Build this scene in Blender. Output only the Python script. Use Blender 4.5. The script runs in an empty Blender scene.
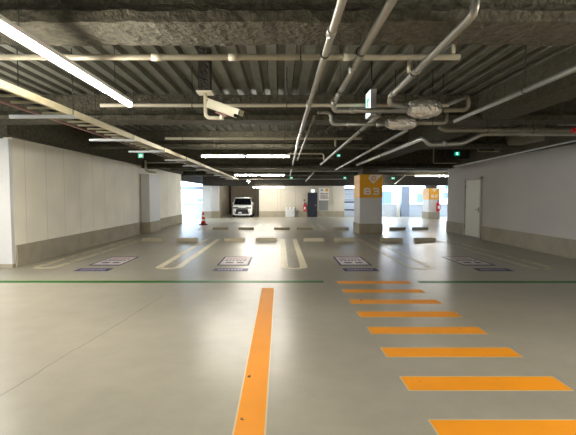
import bpy, bmesh, math, random
from mathutils import Vector, Matrix
random.seed(4)
SC = bpy.context.scene
COL = SC.collection
PI = math.pi

# ------------------------------------------------------------------ materials
def S(r, g, b):                       # sRGB 0-255 to linear
    f = lambda c: (c/255/12.92) if c/255 <= .04045 else ((c/255+.055)/1.055)**2.4
    return (f(r), f(g), f(b), 1)

def mat(name, col, rough=.6, metal=0., var=0., scale=4., bump=0., bscale=40., spec=.5, emit=None, strength=0., vor=False):
    m = bpy.data.materials.new(name); m.use_nodes = True
    nt = m.node_tree; b = nt.nodes['Principled BSDF']
    b.inputs['Base Color'].default_value = col
    b.inputs['Roughness'].default_value = rough
    b.inputs['Metallic'].default_value = metal
    b.inputs['Specular IOR Level'].default_value = spec
    tc = nt.nodes.new('ShaderNodeTexCoord')
    if var:
        n = nt.nodes.new('ShaderNodeTexNoise'); n.inputs['Scale'].default_value = scale
        n.inputs['Detail'].default_value = 5; n.inputs['Roughness'].default_value = .6
        nt.links.new(tc.outputs['Object'], n.inputs['Vector'])
        r = nt.nodes.new('ShaderNodeMapRange')
        r.inputs['From Min'].default_value = .3; r.inputs['From Max'].default_value = .7
        r.inputs['To Min'].default_value = 1-var; r.inputs['To Max'].default_value = 1+var
        nt.links.new(n.outputs['Fac'], r.inputs['Value'])
        x = nt.nodes.new('ShaderNodeVectorMath'); x.operation = 'SCALE'
        x.inputs[0].default_value = col[:3]
        nt.links.new(r.outputs[0], x.inputs['Scale'])
        nt.links.new(x.outputs[0], b.inputs['Base Color'])
    if bump:
        if vor:
            n2 = nt.nodes.new('ShaderNodeTexVoronoi'); n2.inputs['Scale'].default_value = bscale; out = n2.outputs['Distance']
        else:
            n2 = nt.nodes.new('ShaderNodeTexNoise'); n2.inputs['Scale'].default_value = bscale
            n2.inputs['Detail'].default_value = 6; out = n2.outputs['Fac']
        nt.links.new(tc.outputs['Object'], n2.inputs['Vector'])
        bp = nt.nodes.new('ShaderNodeBump'); bp.inputs['Strength'].default_value = bump
        bp.inputs['Distance'].default_value = .05 if bump >= 1 else .03
        nt.links.new(out, bp.inputs['Height']); nt.links.new(bp.outputs[0], b.inputs['Normal'])
    if emit:
        b.inputs['Emission Color'].default_value = emit
        b.inputs['Emission Strength'].default_value = strength
    return m

M = {}
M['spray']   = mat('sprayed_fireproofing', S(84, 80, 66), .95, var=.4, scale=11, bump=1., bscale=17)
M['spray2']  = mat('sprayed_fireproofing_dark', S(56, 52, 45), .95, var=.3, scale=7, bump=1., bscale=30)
M['deck']    = mat('galvanised_deck', S(118, 118, 108), .55, .25, var=.18, scale=3)
M['wallw']   = mat('painted_panel', S(208, 201, 184), .75, var=.04, scale=1.5, bump=.08, bscale=60)
M['wallg']   = mat('grey_painted_wall', S(196, 190, 183), .75, var=.035, scale=1.2, bump=.1, bscale=70)
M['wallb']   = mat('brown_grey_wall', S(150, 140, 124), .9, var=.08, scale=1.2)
M['wallc']   = mat('cream_back_wall', S(222, 214, 198), .8, var=.04, scale=1)
M['plinth']  = mat('bare_concrete', S(163, 155, 136), .85, var=.12, scale=2.5, bump=.15, bscale=30)
M['conc']    = mat('dark_concrete', S(96, 91, 80), .9, var=.2, scale=2, bump=.3, bscale=20)
M['lightconc'] = mat('light_concrete', S(150, 145, 130), .9, var=.15, scale=3, bump=.3, bscale=20)
M['pillar']  = mat('pillar_paint', S(214, 214, 214), .5, var=.03, scale=2)
M['orange']  = mat('orange_panel', S(240, 172, 22), .45, var=.04, scale=6)
M['white']   = mat('white_paint', S(236, 235, 230), .5)
M['stop']    = mat('wheel_stop_concrete', S(186, 178, 156), .85, var=.12, scale=9, bump=.2, bscale=60)
M['stopd']   = mat('wheel_stop_cap', S(70, 66, 60), .8)
M['pipe']    = mat('galvanised_pipe', S(176, 174, 166), .38, .75, var=.12, scale=6)
M['piped']   = mat('dull_pipe', S(140, 134, 118), .5, .35, var=.15, scale=6)
M['pipew']   = mat('painted_cream_pipe', S(205, 198, 176), .5, .1, var=.08, scale=5)
M['rod']     = mat('threaded_rod', S(66, 64, 60), .5, .6)
M['tray']    = mat('cream_tray_rail', S(214, 204, 168), .45, .2, var=.08, scale=6)
M['rung']    = mat('tray_rung', S(176, 168, 142), .5, .3)
M['strut']   = mat('zinc_strut', S(196, 200, 202), .4, .6)
M['foil']    = mat('aluminium_foil', S(228, 226, 220),   .28, .8, var=.1, scale=12, bump=.45, bscale=22, vor=True)
M['cctv']    = mat('ivory_housing', S(226, 220, 196), .4)
M['glass']   = mat('dark_glass', S(14, 15, 18), .08)
M['black']   = mat('black_plastic', S(18, 18, 20), .5)
M['tube']    = mat('fluorescent_tube', S(255, 250, 240), .4, emit=(1, .945, .84, 1), strength=82)
M['lampb']   = mat('lamp_body', S(235, 233, 226), .4)
M['green']   = mat('exit_green', S(0, 150, 96), .4, emit=(.0, .62, .36, 1), strength=.45)
M['exitw']   = mat('exit_white', S(240, 250, 246), .4, emit=(.86, 1, .96, 1), strength=.8)
M['grey']    = mat('grey_metal', S(150, 150, 148), .45, .3)
M['door']    = mat('ivory_door', S(224, 221, 208), .45)
M['navy']    = mat('navy_door', S(40, 44, 58), .5)
M['ink']     = mat('dark_navy_ink', S(44, 38, 84), .5)
M['sheet']   = mat('floor_sheet', S(214, 206, 208), .45)
M['text']    = mat('printed_text', S(78, 70, 98), .5)
M['lilac']   = mat('pale_lilac_print', S(168, 160, 196), .5)
M['red']     = mat('red_enamel', S(206, 22, 34), .3)
M['cone']    = mat('cone_orange_red', S(222, 52, 26), .5)
M['carw']    = mat('white_car_paint', S(236, 236, 236), .25, spec=.6)
M['chrome']  = mat('chrome', S(210, 210, 212), .15, .9)
M['rubber']  = mat('tyre_rubber', S(24, 24, 24), .8)
M['parapet'] = mat('parapet_panel', S(205, 214, 226), .7, var=.05, scale=2)
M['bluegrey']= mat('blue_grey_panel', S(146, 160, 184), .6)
M['facade']  = mat('white_facade', S(244, 246, 250), .7)
M['bluewin'] = mat('blue_window', S(72, 92, 142), .3)
M['pink']    = mat('pink_print', S(226, 120, 132), .5)
M['brown']   = mat('dark_red_print', S(142, 104, 96), .5)
M['amber']   = mat('amber_disc', S(240, 172, 20), .4)
M['lineg']   = mat('green_floor_paint', S(26, 104, 16), .45, var=.12, scale=6)

def wear(name, base, dark, thr, scale, rough=.6, light=None):
    """floor paint with chips and scuffs"""
    m = mat(name, base, rough)
    nt = m.node_tree; b = nt.nodes['Principled BSDF']
    tc = nt.nodes.new('ShaderNodeTexCoord')
    n = nt.nodes.new('ShaderNodeTexNoise'); n.inputs['Scale'].default_value = scale; n.inputs['Detail'].default_value = 4
    n2 = nt.nodes.new('ShaderNodeTexNoise'); n2.inputs['Scale'].default_value = 2.3; n2.inputs['Detail'].default_value = 3
    gm = nt.nodes.new('ShaderNodeNewGeometry')
    nt.links.new(gm.outputs['Position'], n.inputs['Vector']); nt.links.new(gm.outputs['Position'], n2.inputs['Vector'])
    r = nt.nodes.new('ShaderNodeMapRange'); r.inputs['From Min'].default_value = thr; r.inputs['From Max'].default_value = thr+.03
    nt.links.new(n.outputs['Fac'], r.inputs['Value'])
    mx = nt.nodes.new('ShaderNodeMix'); mx.data_type = 'RGBA'
    mx.inputs[7].default_value = dark
    mv = nt.nodes.new('ShaderNodeMix'); mv.data_type = 'RGBA'
    mv.inputs[6].default_value = base
    mv.inputs[7].default_value = light or tuple(c*.82 for c in base[:3])+(1,)
    nt.links.new(n2.outputs['Fac'], mv.inputs[0])
    nt.links.new(mv.outputs[2], mx.inputs[6])
    nt.links.new(r.outputs[0], mx.inputs[0]); nt.links.new(mx.outputs[2], b.inputs['Base Color'])
    return m
M['lineo'] = wear('orange_floor_paint', S(240, 152, 8), S(70, 46, 20), .70, 9)
M['border'] = mat('pale_paint_edge', S(206, 190, 150), .5)
M['linec'] = wear('cream_floor_paint', S(236, 226, 196), S(176, 168, 146), .64, 5, .4)
M['linef'] = wear('worn_cream_floor_paint', S(214, 205, 178), S(172, 165, 145), .54, 4, .4)

def floor_mat():
    m = mat('sealed_concrete_floor', S(166, 161, 144), .32)
    nt = m.node_tree; b = nt.nodes['Principled BSDF']; L = nt.links.new; N = nt.nodes.new
    tc = N('ShaderNodeTexCoord'); P = tc.outputs['Object']
    def noise(sc, det, rough=.55):
        n = N('ShaderNodeTexNoise'); n.inputs['Scale'].default_value = sc; n.inputs['Detail'].default_value = det
        n.inputs['Roughness'].default_value = rough; L(P, n.inputs['Vector']); return n.outputs['Fac']
    def rng(v, a, b_, c, d):
        r = N('ShaderNodeMapRange'); L(v, r.inputs['Value'])
        for k, q in zip(('From Min', 'From Max', 'To Min', 'To Max'), (a, b_, c, d)): r.inputs[k].default_value = q
        return r.outputs[0]
    def mth(op, a, b_=None):
        x = N('ShaderNodeMath'); x.operation = op
        for i, q in enumerate((a, b_)):
            if q is None: continue
            if isinstance(q, (int, float)): x.inputs[i].default_value = q
            else: L(q, x.inputs[i])
        return x.outputs[0]
    big = rng(noise(.55, 3), .3, .7, .86, 1.1)
    mid = rng(noise(3.5, 6, .65), .3, .7, .93, 1.06)
    speck = rng(noise(60, 2), .3, .7, .97, 1.03)
    # a crack wandering away from the camera at x = -2.45 + .113 y
    sp = N('ShaderNodeSeparateXYZ'); L(P, sp.inputs[0])
    wob = rng(noise(2.2, 4), 0, 1, -.05, .05)
    d = mth('ABSOLUTE', mth('ADD', mth('SUBTRACT', mth('SUBTRACT', sp.outputs[0], -2.45), mth('MULTIPLY', sp.outputs[1], .113)), wob))
    near = mth('LESS_THAN', sp.outputs[1], 6.2)
    crack = rng(d, .004, .013, .62, 1.)
    crack = mth('ADD', mth('MULTIPLY', crack, near), mth('SUBTRACT', 1., near))
    f = mth('MULTIPLY', mth('MULTIPLY', big, mid), mth('MULTIPLY', speck, crack))
    s = N('ShaderNodeVectorMath'); s.operation = 'SCALE'; s.inputs[0].default_value = S(157, 152, 137)[:3]
    L(f, s.inputs['Scale']); L(s.outputs[0], b.inputs['Base Color'])
    b.inputs['Roughness'].default_value = .30
    bp = N('ShaderNodeBump'); bp.inputs['Strength'].default_value = .06; bp.inputs['Distance'].default_value = .02
    L(noise(5, 5), bp.inputs['Height']); L(bp.outputs[0], b.inputs['Normal'])
    return m
M['floor'] = floor_mat()

def panel_mat(name, base, axis, pitch, off=0., width=.012):
    """painted wall boards with a joint every PITCH metres along AXIS"""
    m = mat(name, base, .75, bump=.06, bscale=60)
    nt = m.node_tree; b = nt.nodes['Principled BSDF']; L = nt.links.new; N = nt.nodes.new
    g = N('ShaderNodeNewGeometry'); sp = N('ShaderNodeSeparateXYZ'); L(g.outputs['Position'], sp.inputs[0])
    a = N('ShaderNodeMath'); a.operation = 'ADD'; L(sp.outputs[axis], a.inputs[0]); a.inputs[1].default_value = off+100*pitch
    md = N('ShaderNodeMath'); md.operation = 'MODULO'; L(a.outputs[0], md.inputs[0]); md.inputs[1].default_value = pitch
    lt = N('ShaderNodeMath'); lt.operation = 'LESS_THAN'; L(md.outputs[0], lt.inputs[0]); lt.inputs[1].default_value = width
    n = N('ShaderNodeTexNoise'); n.inputs['Scale'].default_value = 1.1; n.inputs['Detail'].default_value = 5
    L(g.outputs['Position'], n.inputs['Vector'])
    r = N('ShaderNodeMapRange'); L(n.outputs['Fac'], r.inputs['Value'])
    for k, q in zip(('From Min', 'From Max', 'To Min', 'To Max'), (.3, .7, .93, 1.05)): r.inputs[k].default_value = q
    s = N('ShaderNodeVectorMath'); s.operation = 'SCALE'; s.inputs[0].default_value = base[:3]; L(r.outputs[0], s.inputs['Scale'])
    mx = N('ShaderNodeMix'); mx.data_type = 'RGBA'; mx.inputs[7].default_value = tuple(c*.72 for c in base[:3])+(1,)
    L(lt.outputs[0], mx.inputs[0]); L(s.outputs[0], mx.inputs[6]); L(mx.outputs[2], b.inputs['Base Color'])
    return m
M['wallleft'] = panel_mat('jointed_wall_panels', S(246, 240, 223), 1, .82, -.1, .016)
M['wallback'] = panel_mat('jointed_back_panels', S(204, 196, 181), 0, 1.3, .2, .03)

# ------------------------------------------------------------------ mesh builder
class MB:
    def __init__(s): s.bm = bmesh.new()
    def box(s, x0, x1, y0, y1, z0, z1, bev=0., seg=2, mtx=None):
        r = bmesh.ops.create_cube(s.bm, size=1.)
        vs = r['verts']
        for v in vs:
            v.co = Vector((x0+(v.co.x+.5)*(x1-x0), y0+(v.co.y+.5)*(y1-y0), z0+(v.co.z+.5)*(z1-z0)))
        if bev:
            es = list({e for v in vs for e in v.link_edges})
            o = bmesh.ops.bevel(s.bm, geom=es, offset=bev, segments=seg, affect='EDGES', profile=.5)
            vs = list({v for f in o['faces'] for v in f.verts} | {v for v in vs if v.is_valid})
        if mtx is not None:
            for v in vs: v.co = mtx @ v.co
        return s
    def sweep(s, pts, r, n=12, cap=True):
        pts = [Vector(p) for p in pts]
        up = None; rings = []
        for i, p in enumerate(pts):
            a = pts[max(i-1, 0)]; b = pts[min(i+1, len(pts)-1)]
            t = (b-a).normalized()
            if up is None:
                up = Vector((0, 0, 1)) if abs(t.z) < .9 else Vector((1, 0, 0))
            u = (up-t*up.dot(t)).normalized(); w = t.cross(u); up = u
            rr = r[i] if isinstance(r, (list, tuple)) else r
            rings.append([s.bm.verts.new(p+(u*math.cos(2*PI*k/n)+w*math.sin(2*PI*k/n))*rr) for k in range(n)])
        for q in range(len(rings)-1):
            for k in range(n):
                f = s.bm.faces.new((rings[q][k], rings[q][(k+1) % n], rings[q+1][(k+1) % n], rings[q+1][k])); f.smooth = True
        if cap:
            s.bm.faces.new(rings[0][::-1]); s.bm.faces.new(rings[-1])
        return s
    def pipe(s, pts, r, fil=.08, n=12):
        pts = [Vector(p) for p in pts]; out = [pts[0]]
        for i in range(1, len(pts)-1):
            a, b, c = pts[i-1], pts[i], pts[i+1]
            d1 = (a-b); d2 = (c-b); k = min(fil, d1.length*.45, d2.length*.45)
            p, q = b+d1.normalized()*k, b+d2.normalized()*k
            for t in range(6):
                u = t/5
                out.append(p*(1-u)**2+b*2*u*(1-u)+q*u*u)
        out.append(pts[-1])
        return s.sweep(out, r, n)
    def cyl(s, a, b, r, n=16, r2=None): return s.sweep([a, b], [r, r if r2 is None else r2], n)
    def lathe(s, c, prof, n=24):
        c = Vector(c); rings = []
        for r, z in prof:
            rings.append([s.bm.verts.new(c+Vector((r*math.cos(2*PI*k/n), r*math.sin(2*PI*k/n), z))) for k in range(n)])
        for q in range(len(rings)-1):
            for k in range(n):
                f = s.bm.faces.new((rings[q][k], rings[q][(k+1) % n], rings[q+1][(k+1) % n], rings[q+1][k])); f.smooth = True
        s.bm.faces.new(rings[0][::-1]); s.bm.faces.new(rings[-1])
        return s
    def prism(s, pts, ext):
        ext = Vector(ext); a = [s.bm.verts.new(Vector(p)) for p in pts]; b = [s.bm.verts.new(Vector(p)+ext) for p in pts]
        n = len(a); s.bm.faces.new(a[::-1]); s.bm.faces.new(b)
        for i in range(n): s.bm.faces.new((a[i], a[(i+1) % n], b[(i+1) % n], b[i]))
        return s
    def loft(s, loops, smooth=False):
        R = [[s.bm.verts.new(Vector(p)) for p in l] for l in loops]; n = len(R[0])
        for q in range(len(R)-1):
            for k in range(n):
                f = s.bm.faces.new((R[q][k], R[q][(k+1) % n], R[q+1][(k+1) % n], R[q+1][k])); f.smooth = smooth
        s.bm.faces.new(R[0][::-1]); s.bm.faces.new(R[-1])
        return s
    def build(s, name, m, parent=None, at=(0, 0, 0)):
        bmesh.ops.recalc_face_normals(s.bm, faces=s.bm.faces)
        org = Vector(at)
        if parent is not None: org = parent_loc(parent)
        bmesh.ops.translate(s.bm, verts=s.bm.verts, vec=-org)
        me = bpy.data.meshes.new(name); s.bm.to_mesh(me); s.bm.free()
        me.materials.append(m if not isinstance(m, str) else M[m])
        o = bpy.data.objects.new(name, me); COL.objects.link(o)
        if parent is not None: o.parent = parent
        else: o.location = org
        return o

def parent_loc(o):
    v = Vector(o.location)
    while o.parent: o = o.parent; v += Vector(o.location)
    return v

def tag(o, label=None, cat=None, group=None, kind=None):
    if label: o['label'] = label
    if cat: o['category'] = cat
    if group: o['group'] = group
    if kind: o['kind'] = kind
    return o
def thing(name, label, cat, loc=(0, 0, 0), group=None, kind='thing'):
    o = bpy.data.objects.new(name, None); COL.objects.link(o); o.location = loc; o.empty_display_size = .1
    return tag(o, label, cat, group, kind)
def box(x0, x1, y0, y1, z0, z1, bev=0.): return MB().box(x0, x1, y0, y1, z0, z1, bev)
def struct(name, mb, m, at=(0, 0, 0)):
    return tag(mb.build(name, m, None, at), kind='structure')
def dup(root, loc, label, group=None):
    r = root.copy(); COL.objects.link(r); r.location = loc; r['label'] = label
    if group: r['group'] = group
    for ch in [c for c in root.children]:
        c = ch.copy(); COL.objects.link(c); c.parent = r
        for g in ch.children:
            d = g.copy(); COL.objects.link(d); d.parent = c
    return r
def ribbon(mb, pts, w, y, closed=False):
    """flat raised stroke along a rounded 2-D path (x, z) on a face that looks towards -Y"""
    P = [Vector((a, b)) for a, b in pts]; out = []
    n = len(P); k0 = w*.75
    for i in range(n):
        if not closed and i in (0, n-1): out.append(P[i]); continue
        a, b, c = P[i-1], P[i], P[(i+1) % n]
        k = min(k0, (a-b).length*.49, (c-b).length*.49); p = b+(a-b).normalized()*k; q = b+(c-b).normalized()*k
        for t in range(6): u = t/5; out.append(p*(1-u)**2+b*2*u*(1-u)+q*u*u)
    m = len(out); L = []
    for i in range(m):
        a = out[i-1] if (i or closed) else out[i]; c = out[(i+1) % m] if (i < m-1 or closed) else out[i]
        d = (c-a).normalized(); nn = Vector((-d.y, d.x))*w/2
        L.append((out[i]+nn, out[i]-nn))
    for i in range(m if closed else m-1):
        (a, b), (c, d) = L[i], L[(i+1) % m]
        mb.prism([(a.x, y, a.y), (b.x, y, b.y), (d.x, y, d.y), (c.x, y, c.y)], (0, -.006, 0))
def glyphs(body, x, y, z, w, h, gap, st, parent):
    """block capitals, each a child of its band"""
    G = {'B': [([(0, 0), (0, 1), (.93, 1), (.93, .5), (0, .5)], True), ([(0, 0), (0, .5), (1, .5), (1, 0)], True)],
         '3': [([(0, 1), (1, 1), (1, .5), (.2, .5)], False), ([(.2, .5), (1, .5), (1, 0), (0, 0)], False)],
         '2': [([(0, 1), (1, 1), (1, .5), (0, .5), (0, 0), (1, 0)], False)]}
    for i, ch in enumerate(body):
        mb = MB(); x0 = x+i*(w+gap)
        for j, (pts, cl) in enumerate(G[ch]):
            ribbon(mb, [(x0+st/2+a*(w-st), z+st/2+c*(h-st)) for a, c in pts], st, y-j*.002, cl)
        mb.build('letter' if ch.isalpha() else 'numeral', 'white', parent)

DECK = 3.40      # underside of the metal deck
# ------------------------------------------------------------------ setting
struct('floor', box(-16, 18, -9, 36, -.2, 0), 'floor')

def deck(parts):
    mb = MB(); p = .26
    for x0, x1, y0, y1 in parts:
        k = int(round((x1-x0)/p)); pr = []
        for i in range(k):
            x = x0+i*(x1-x0)/k
            pr += [(x, DECK), (x+.115, DECK), (x+.14, DECK+.075), (x+.235, DECK+.075)]
        pr.append((x1, DECK)); pr += [(x1, DECK+.2), (x0, DECK+.2)]
        mb.prism([(a, y0, z) for a, z in pr], (0, y1-y0, 0))
    return mb
struct('ceiling', deck([(-16, 18, -9, 23.6), (-6.2, 18, 23.6, 29.0), (-6.2, 4.62, 29.0, 36)]), 'deck')

def ibeam_x(y, x0, x1, zb=2.9, fw=.5, ft=.09, wt=.22):
    mb = MB(); r = random.Random(int(y*10))
    prof = [(-fw/2, zb), (fw/2, zb), (fw/2, zb+ft), (wt/2+.05, zb+ft+.05), (wt/2, zb+ft+.12), (wt/2, DECK-.004), (-wt/2, DECK-.004), (-wt/2, zb+ft+.12), (-wt/2-.05, zb+ft+.05), (-fw/2, zb+ft)]
    n = int((x1-x0)/.12); loops = []
    for i in range(n+1):
        x = x0+(x1-x0)*i/n
        loops.append([(x, y+a+(r.uniform(-.012, .012)), z+(r.uniform(-.010, .010) if z < DECK-.01 else 0)) for a, z in prof])
    return mb.loft(loops)
for y, zb, fw in ((-6, 2.9, .5), (-1.2, 2.9, .5), (3.68, 2.9, .52), (8.02, 2.9, .54), (12.3, 2.9, .54), (17.1, 2.62, .6), (21.2, 2.8, .54), (25.0, 2.7, .54)):
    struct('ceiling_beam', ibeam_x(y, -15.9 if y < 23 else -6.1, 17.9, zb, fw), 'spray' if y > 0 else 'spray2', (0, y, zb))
def beam_y(x0, x1, y0, y1, zb, m):
    mb = MB(); r = random.Random(int(x0*10)); n = int((y1-y0)/.15); loops = []
    for i in range(n+1):
        y = y0+(y1-y0)*i/n
        loops.append([(x0+r.uniform(-.012, .012), y, zb+r.uniform(-.01, .01)), (x1+r.uniform(-.012, .012), y, zb+r.uniform(-.01, .01)), (x1-.02, y, DECK-.004), (x0+.02, y, DECK-.004)])
    return struct('ceiling_girder_beam', mb.loft(loops), m, (x0, y0, zb))
beam_y(3.72, 4.22, 4.05, 16.75, 2.9, 'spray')
beam_y(-6.0, -5.45, 8.4, 23.5, 2.72, 'spray')
beam_y(6.95, 7.5, -8.9, 17.2, 2.74, 'conc')
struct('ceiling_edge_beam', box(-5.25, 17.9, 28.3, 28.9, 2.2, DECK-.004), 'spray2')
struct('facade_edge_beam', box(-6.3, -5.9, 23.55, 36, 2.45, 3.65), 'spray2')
struct('facade_lintel_beam', box(-15.9, -5.4, 30.7, 31.0, 1.97, 2.2), 'bluegrey')

# walls
struct('wall_left', box(-5.75, -5.57, 8.715, 23.5, 0, 2.715), 'wallleft')
struct('baseboard_left', box(-5.565, -5.53, 8.715, 16.55, .0, .46, .004), 'plinth')
struct('baseboard_left_rear', box(-5.565, -5.53, 18.1, 23.5, .0, .46, .004), 'plinth')
struct('wall_right', MB().box(7.02, 7.3, -8.9, 14.45, 0, 2.735).box(7.02, 7.3, 15.8, 17.45, 0, 2.735).box(7.02, 7.3, 14.45, 15.8, 2.17, 2.735), 'wallg')
struct('baseboard_right', MB().box(6.985, 7.015, -8.9, 14.4, 0, .46).box(6.985, 7.015, 15.86, 17.45, 0, .46), 'plinth')
struct('wall_back', box(-1.5, 4.6, 29.7, 29.95, 0, 2.6), 'wallback')
struct('baseboard_back', MB().box(-1.5, 1.97, 29.64, 29.695, 0, .42).box(2.64, 4.6, 29.64, 29.695, 0, .42), 'plinth')
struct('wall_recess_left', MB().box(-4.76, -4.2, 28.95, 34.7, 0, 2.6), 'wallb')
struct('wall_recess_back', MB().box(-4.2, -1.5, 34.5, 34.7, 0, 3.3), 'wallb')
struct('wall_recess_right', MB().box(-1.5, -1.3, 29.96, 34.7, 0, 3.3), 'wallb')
struct('gap_shade', box(-1.62, -1.505, 29.72, 29.9, 0, 2.6), 'black')  # black strip stands in for the shade of the gap at the wall end
struct('trim_2', box(-4.19, -4.05, 34.35, 34.49, 0, 3.0), 'black')
struct('wall_camera_side', box(-16, 18, -9.2, -9.0, 0, DECK), 'wallg')
struct('wall_far_left', MB().box(-16.2, -16, -9, 31, 0, .95).box(-16.2, -16, -9, 23.6, 2.3, DECK).box(-16.2, -16, -9, -4, .95, 2.3), 'parapet')
struct('wall_far_right', MB().box(18, 18.2, -9, 31, 0, .95).box(18, 18.2, -9, 29, 2.3, DECK), 'parapet')
struct('wall_parapet_left', MB().box(-15.9, -5.1, 30.6, 30.8, 0, .9).box(-15.9, -5.1, 30.55, 30.85, .9, .95), 'parapet')
struct('wall_parapet_right', MB().box(4.62, 17.9, 30.6, 30.8, 0, .86).box(4.62, 17.9, 30.55, 30.85, .86, .92), 'parapet')
struct('wall_top_right', box(7.02, 7.4, 9.0, 9.0+1.2, 2.76, DECK-.01) if False else box(6.55, 6.94, 11.0, 13.2, 2.95, DECK-.01), 'lightconc')

# doors and a louvred window
d = tag(MB().box(7.0, 7.06, 14.55, 15.7, .04, 2.08).build('door_1', 'door'), 'ivory steel door set in the grey wall beside the parking bays', 'door', kind='structure')
MB().box(6.97, 7.09, 14.46, 14.545, 0, 2.16).box(6.97, 7.09, 15.705, 15.79, 0, 2.16).box(6.97, 7.09, 14.46, 15.79, 2.085, 2.165).build('door_frame', 'wallg', d)
MB().box(6.98, 7.1, 14.46, 15.79, 0, .035).build('threshold', 'grey', d)
h = MB().box(6.985, 6.999, 14.62, 14.68, .93, 1.1).build('handle_plate', 'grey', d)
MB().pipe([(6.995, 14.65, 1.02), (6.94, 14.65, 1.02), (6.94, 14.8, 1.02)], .012, .02).build('lever_handle', 'chrome', d)
for z in (.3, 1.05, 1.8): MB().cyl((6.985, 15.69, z), (6.985, 15.69, z+.12), .014).build('hinge', 'grey', d)
d = tag(MB().box(2.04, 2.58, 29.62, 29.69, .01, 1.68).build('door_2', 'navy'), 'dark navy door in the cream back wall', 'door', kind='structure')
MB().box(1.98, 2.035, 29.6, 29.694, 0, 1.74).box(2.585, 2.64, 29.6, 29.694, 0, 1.74).box(1.98, 2.64, 29.6, 29.694, 1.685, 1.74).build('door_frame', 'navy', d)
MB().cyl((2.52, 29.62, .85), (2.52, 29.56, .85), .025).sweep([(2.52, 29.56, .85), (2.52, 29.54, .85)], .04).build('door_knob', 'chrome', d)
w = tag(MB().box(4.66, 6.3, 30.42, 30.5, .93, 1.98).build('window_1', 'bluegrey'), 'pale blue louvred opening behind the numbered pillar', 'window', kind='structure')
mb = MB()
for i in range(16): mb.prism([(4.66, 30.40, .12+i*.115), (4.66, 30.42, .12+i*.115), (4.66, 30.36, .2+i*.115), (4.66, 30.34, .2+i*.115)], (1.64, 0, 0))
mb.build('louvre_slats', 'parapet', w)
for z in (.45, 1.02, 1.98): MB().box(4.63, 6.33, 30.3, 30.41, z, z+.07).build('rail', 'ink', w)
# gate-side slats for the car recess front come with the pillars below

# ------------------------------------------------------------------ pillars
def pillar(label, x0, x1, y0, y1, ztop, zpl, capz=None, m='pillar', cap=True):
    t = thing('pillar', label, 'pillar', ((x0+x1)/2, (y0+y1)/2, 0))
    box(x0, x1, y0, y1, zpl, ztop, .015).build('cladding', m, t)
    box(x0-.025, x1+.025, y0-.025, y1+.025, 0, zpl, .012).build('plinth', 'plinth', t)
    if cap: box(x0+.12, x1-.12, y0+.12, y1-.12, ztop-.01, capz, .02).build('concrete_head', 'conc', t)
    return t
def emblem(face_y, x, z, k, parent):
    """white kite with an orange curl inside, on an orange band; x, z: top-left of the kite's box, k: metres per unit"""
    pt = lambda a, b: (x+a*k, face_y-.004, z-b*k)
    e = MB().prism([pt(30, 0), pt(165, 0), pt(64, 105), pt(0, 40)], (0, -.006, 0)).build('emblem', 'white', parent)
    mb = MB(); ring = []
    for r, ts in ((30, range(0, 13)), (17, range(12, -1, -1))):
        for i in ts:
            a = math.radians(40+i*280/12)
            ring.append((x+(70+r*1.15*math.cos(a))*k, face_y-.0105, z-(40-r*math.sin(a))*k))
    # the ring as separate quads so that the concave outline stays clean
    n = 13
    for i in range(12):
        q = [ring[i], ring[i+1], ring[2*n-2-i], ring[2*n-1-i]]
        mb.prism(q, (0, -.004, 0))
    mb.prism([(x+72*k, face_y-.0105, z-36*k), (x+100*k, face_y-.0105, z-36*k), (x+100*k, face_y-.0105, z-47*k), (x+72*k, face_y-.0105, z-47*k)], (0, -.004, 0))
    mb.build('emblem_curl', 'orange', e)
    return e

t = pillar('white pillar with orange band reading B3', 3.16, 4.05, 16.5, 17.75, 2.35, .40, 2.60)
b = box(3.15, 4.06, 16.49, 17.76, 1.43, 2.352, .015).build('sign_band', 'orange', t)
k = .00338
emblem(16.49, 3.16+92*k, 2.335, k, b)
glyphs('B3', 3.32, 16.489, 1.55, .275, .27, .06, .058, b)
t = pillar('white pillar with orange band and fire extinguisher near the far parapet', 9.66, 10.34, 27.0, 28.2, 2.0, .46, 2.19)
b = box(9.65, 10.35, 26.99, 28.21, 1.27, 2.002, .012).build('sign_band', 'orange', t)
emblem(26.99, 9.86, 1.99, .0021, b)
glyphs('B2', 9.80, 26.989, 1.40, .18, .18, .05, .036, b)
pillar('plain white pillar standing against the long panelled wall', -5.54, -5.2, 16.6, 18.05, 2.38, .45, 2.7, cap=False)
t = thing('wall_end_pillar', 'bluish white pillar end at the near end of the panelled wall', 'pillar', (-6.0, 8.65, 0))
box(-6.45, -5.572, 8.60, 8.71, .08, 2.68, .004).build('cladding', 'pillar', t)
box(-6.45, -5.57, 8.595, 8.712, 0, .08, .004).build('plinth', 'plinth', t)
pillar('pale pillar beside the traffic cone and daylit opening', -5.25, -4.66, 28.0, 28.29, 2.19, .46, cap=False)
pillar('narrow pale pillar flanking the white car recess', -4.76, -4.2, 28.45, 28.9, 2.19, .46, cap=False)
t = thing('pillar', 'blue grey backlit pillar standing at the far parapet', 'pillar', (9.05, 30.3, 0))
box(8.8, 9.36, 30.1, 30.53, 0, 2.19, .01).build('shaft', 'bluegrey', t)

n = thing('notice_plate', 'small notice plate with pink print on bluish wall end', 'sign', (-6.0, 8.6, 1.9))
box(-6.2, -5.76, 8.575, 8.598, 1.83, 2.12).build('board', 'white', n)
box(-6.14, -5.78, 8.57, 8.5745, 1.9, 2.06).build('print_block', 'pink', n)

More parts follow.
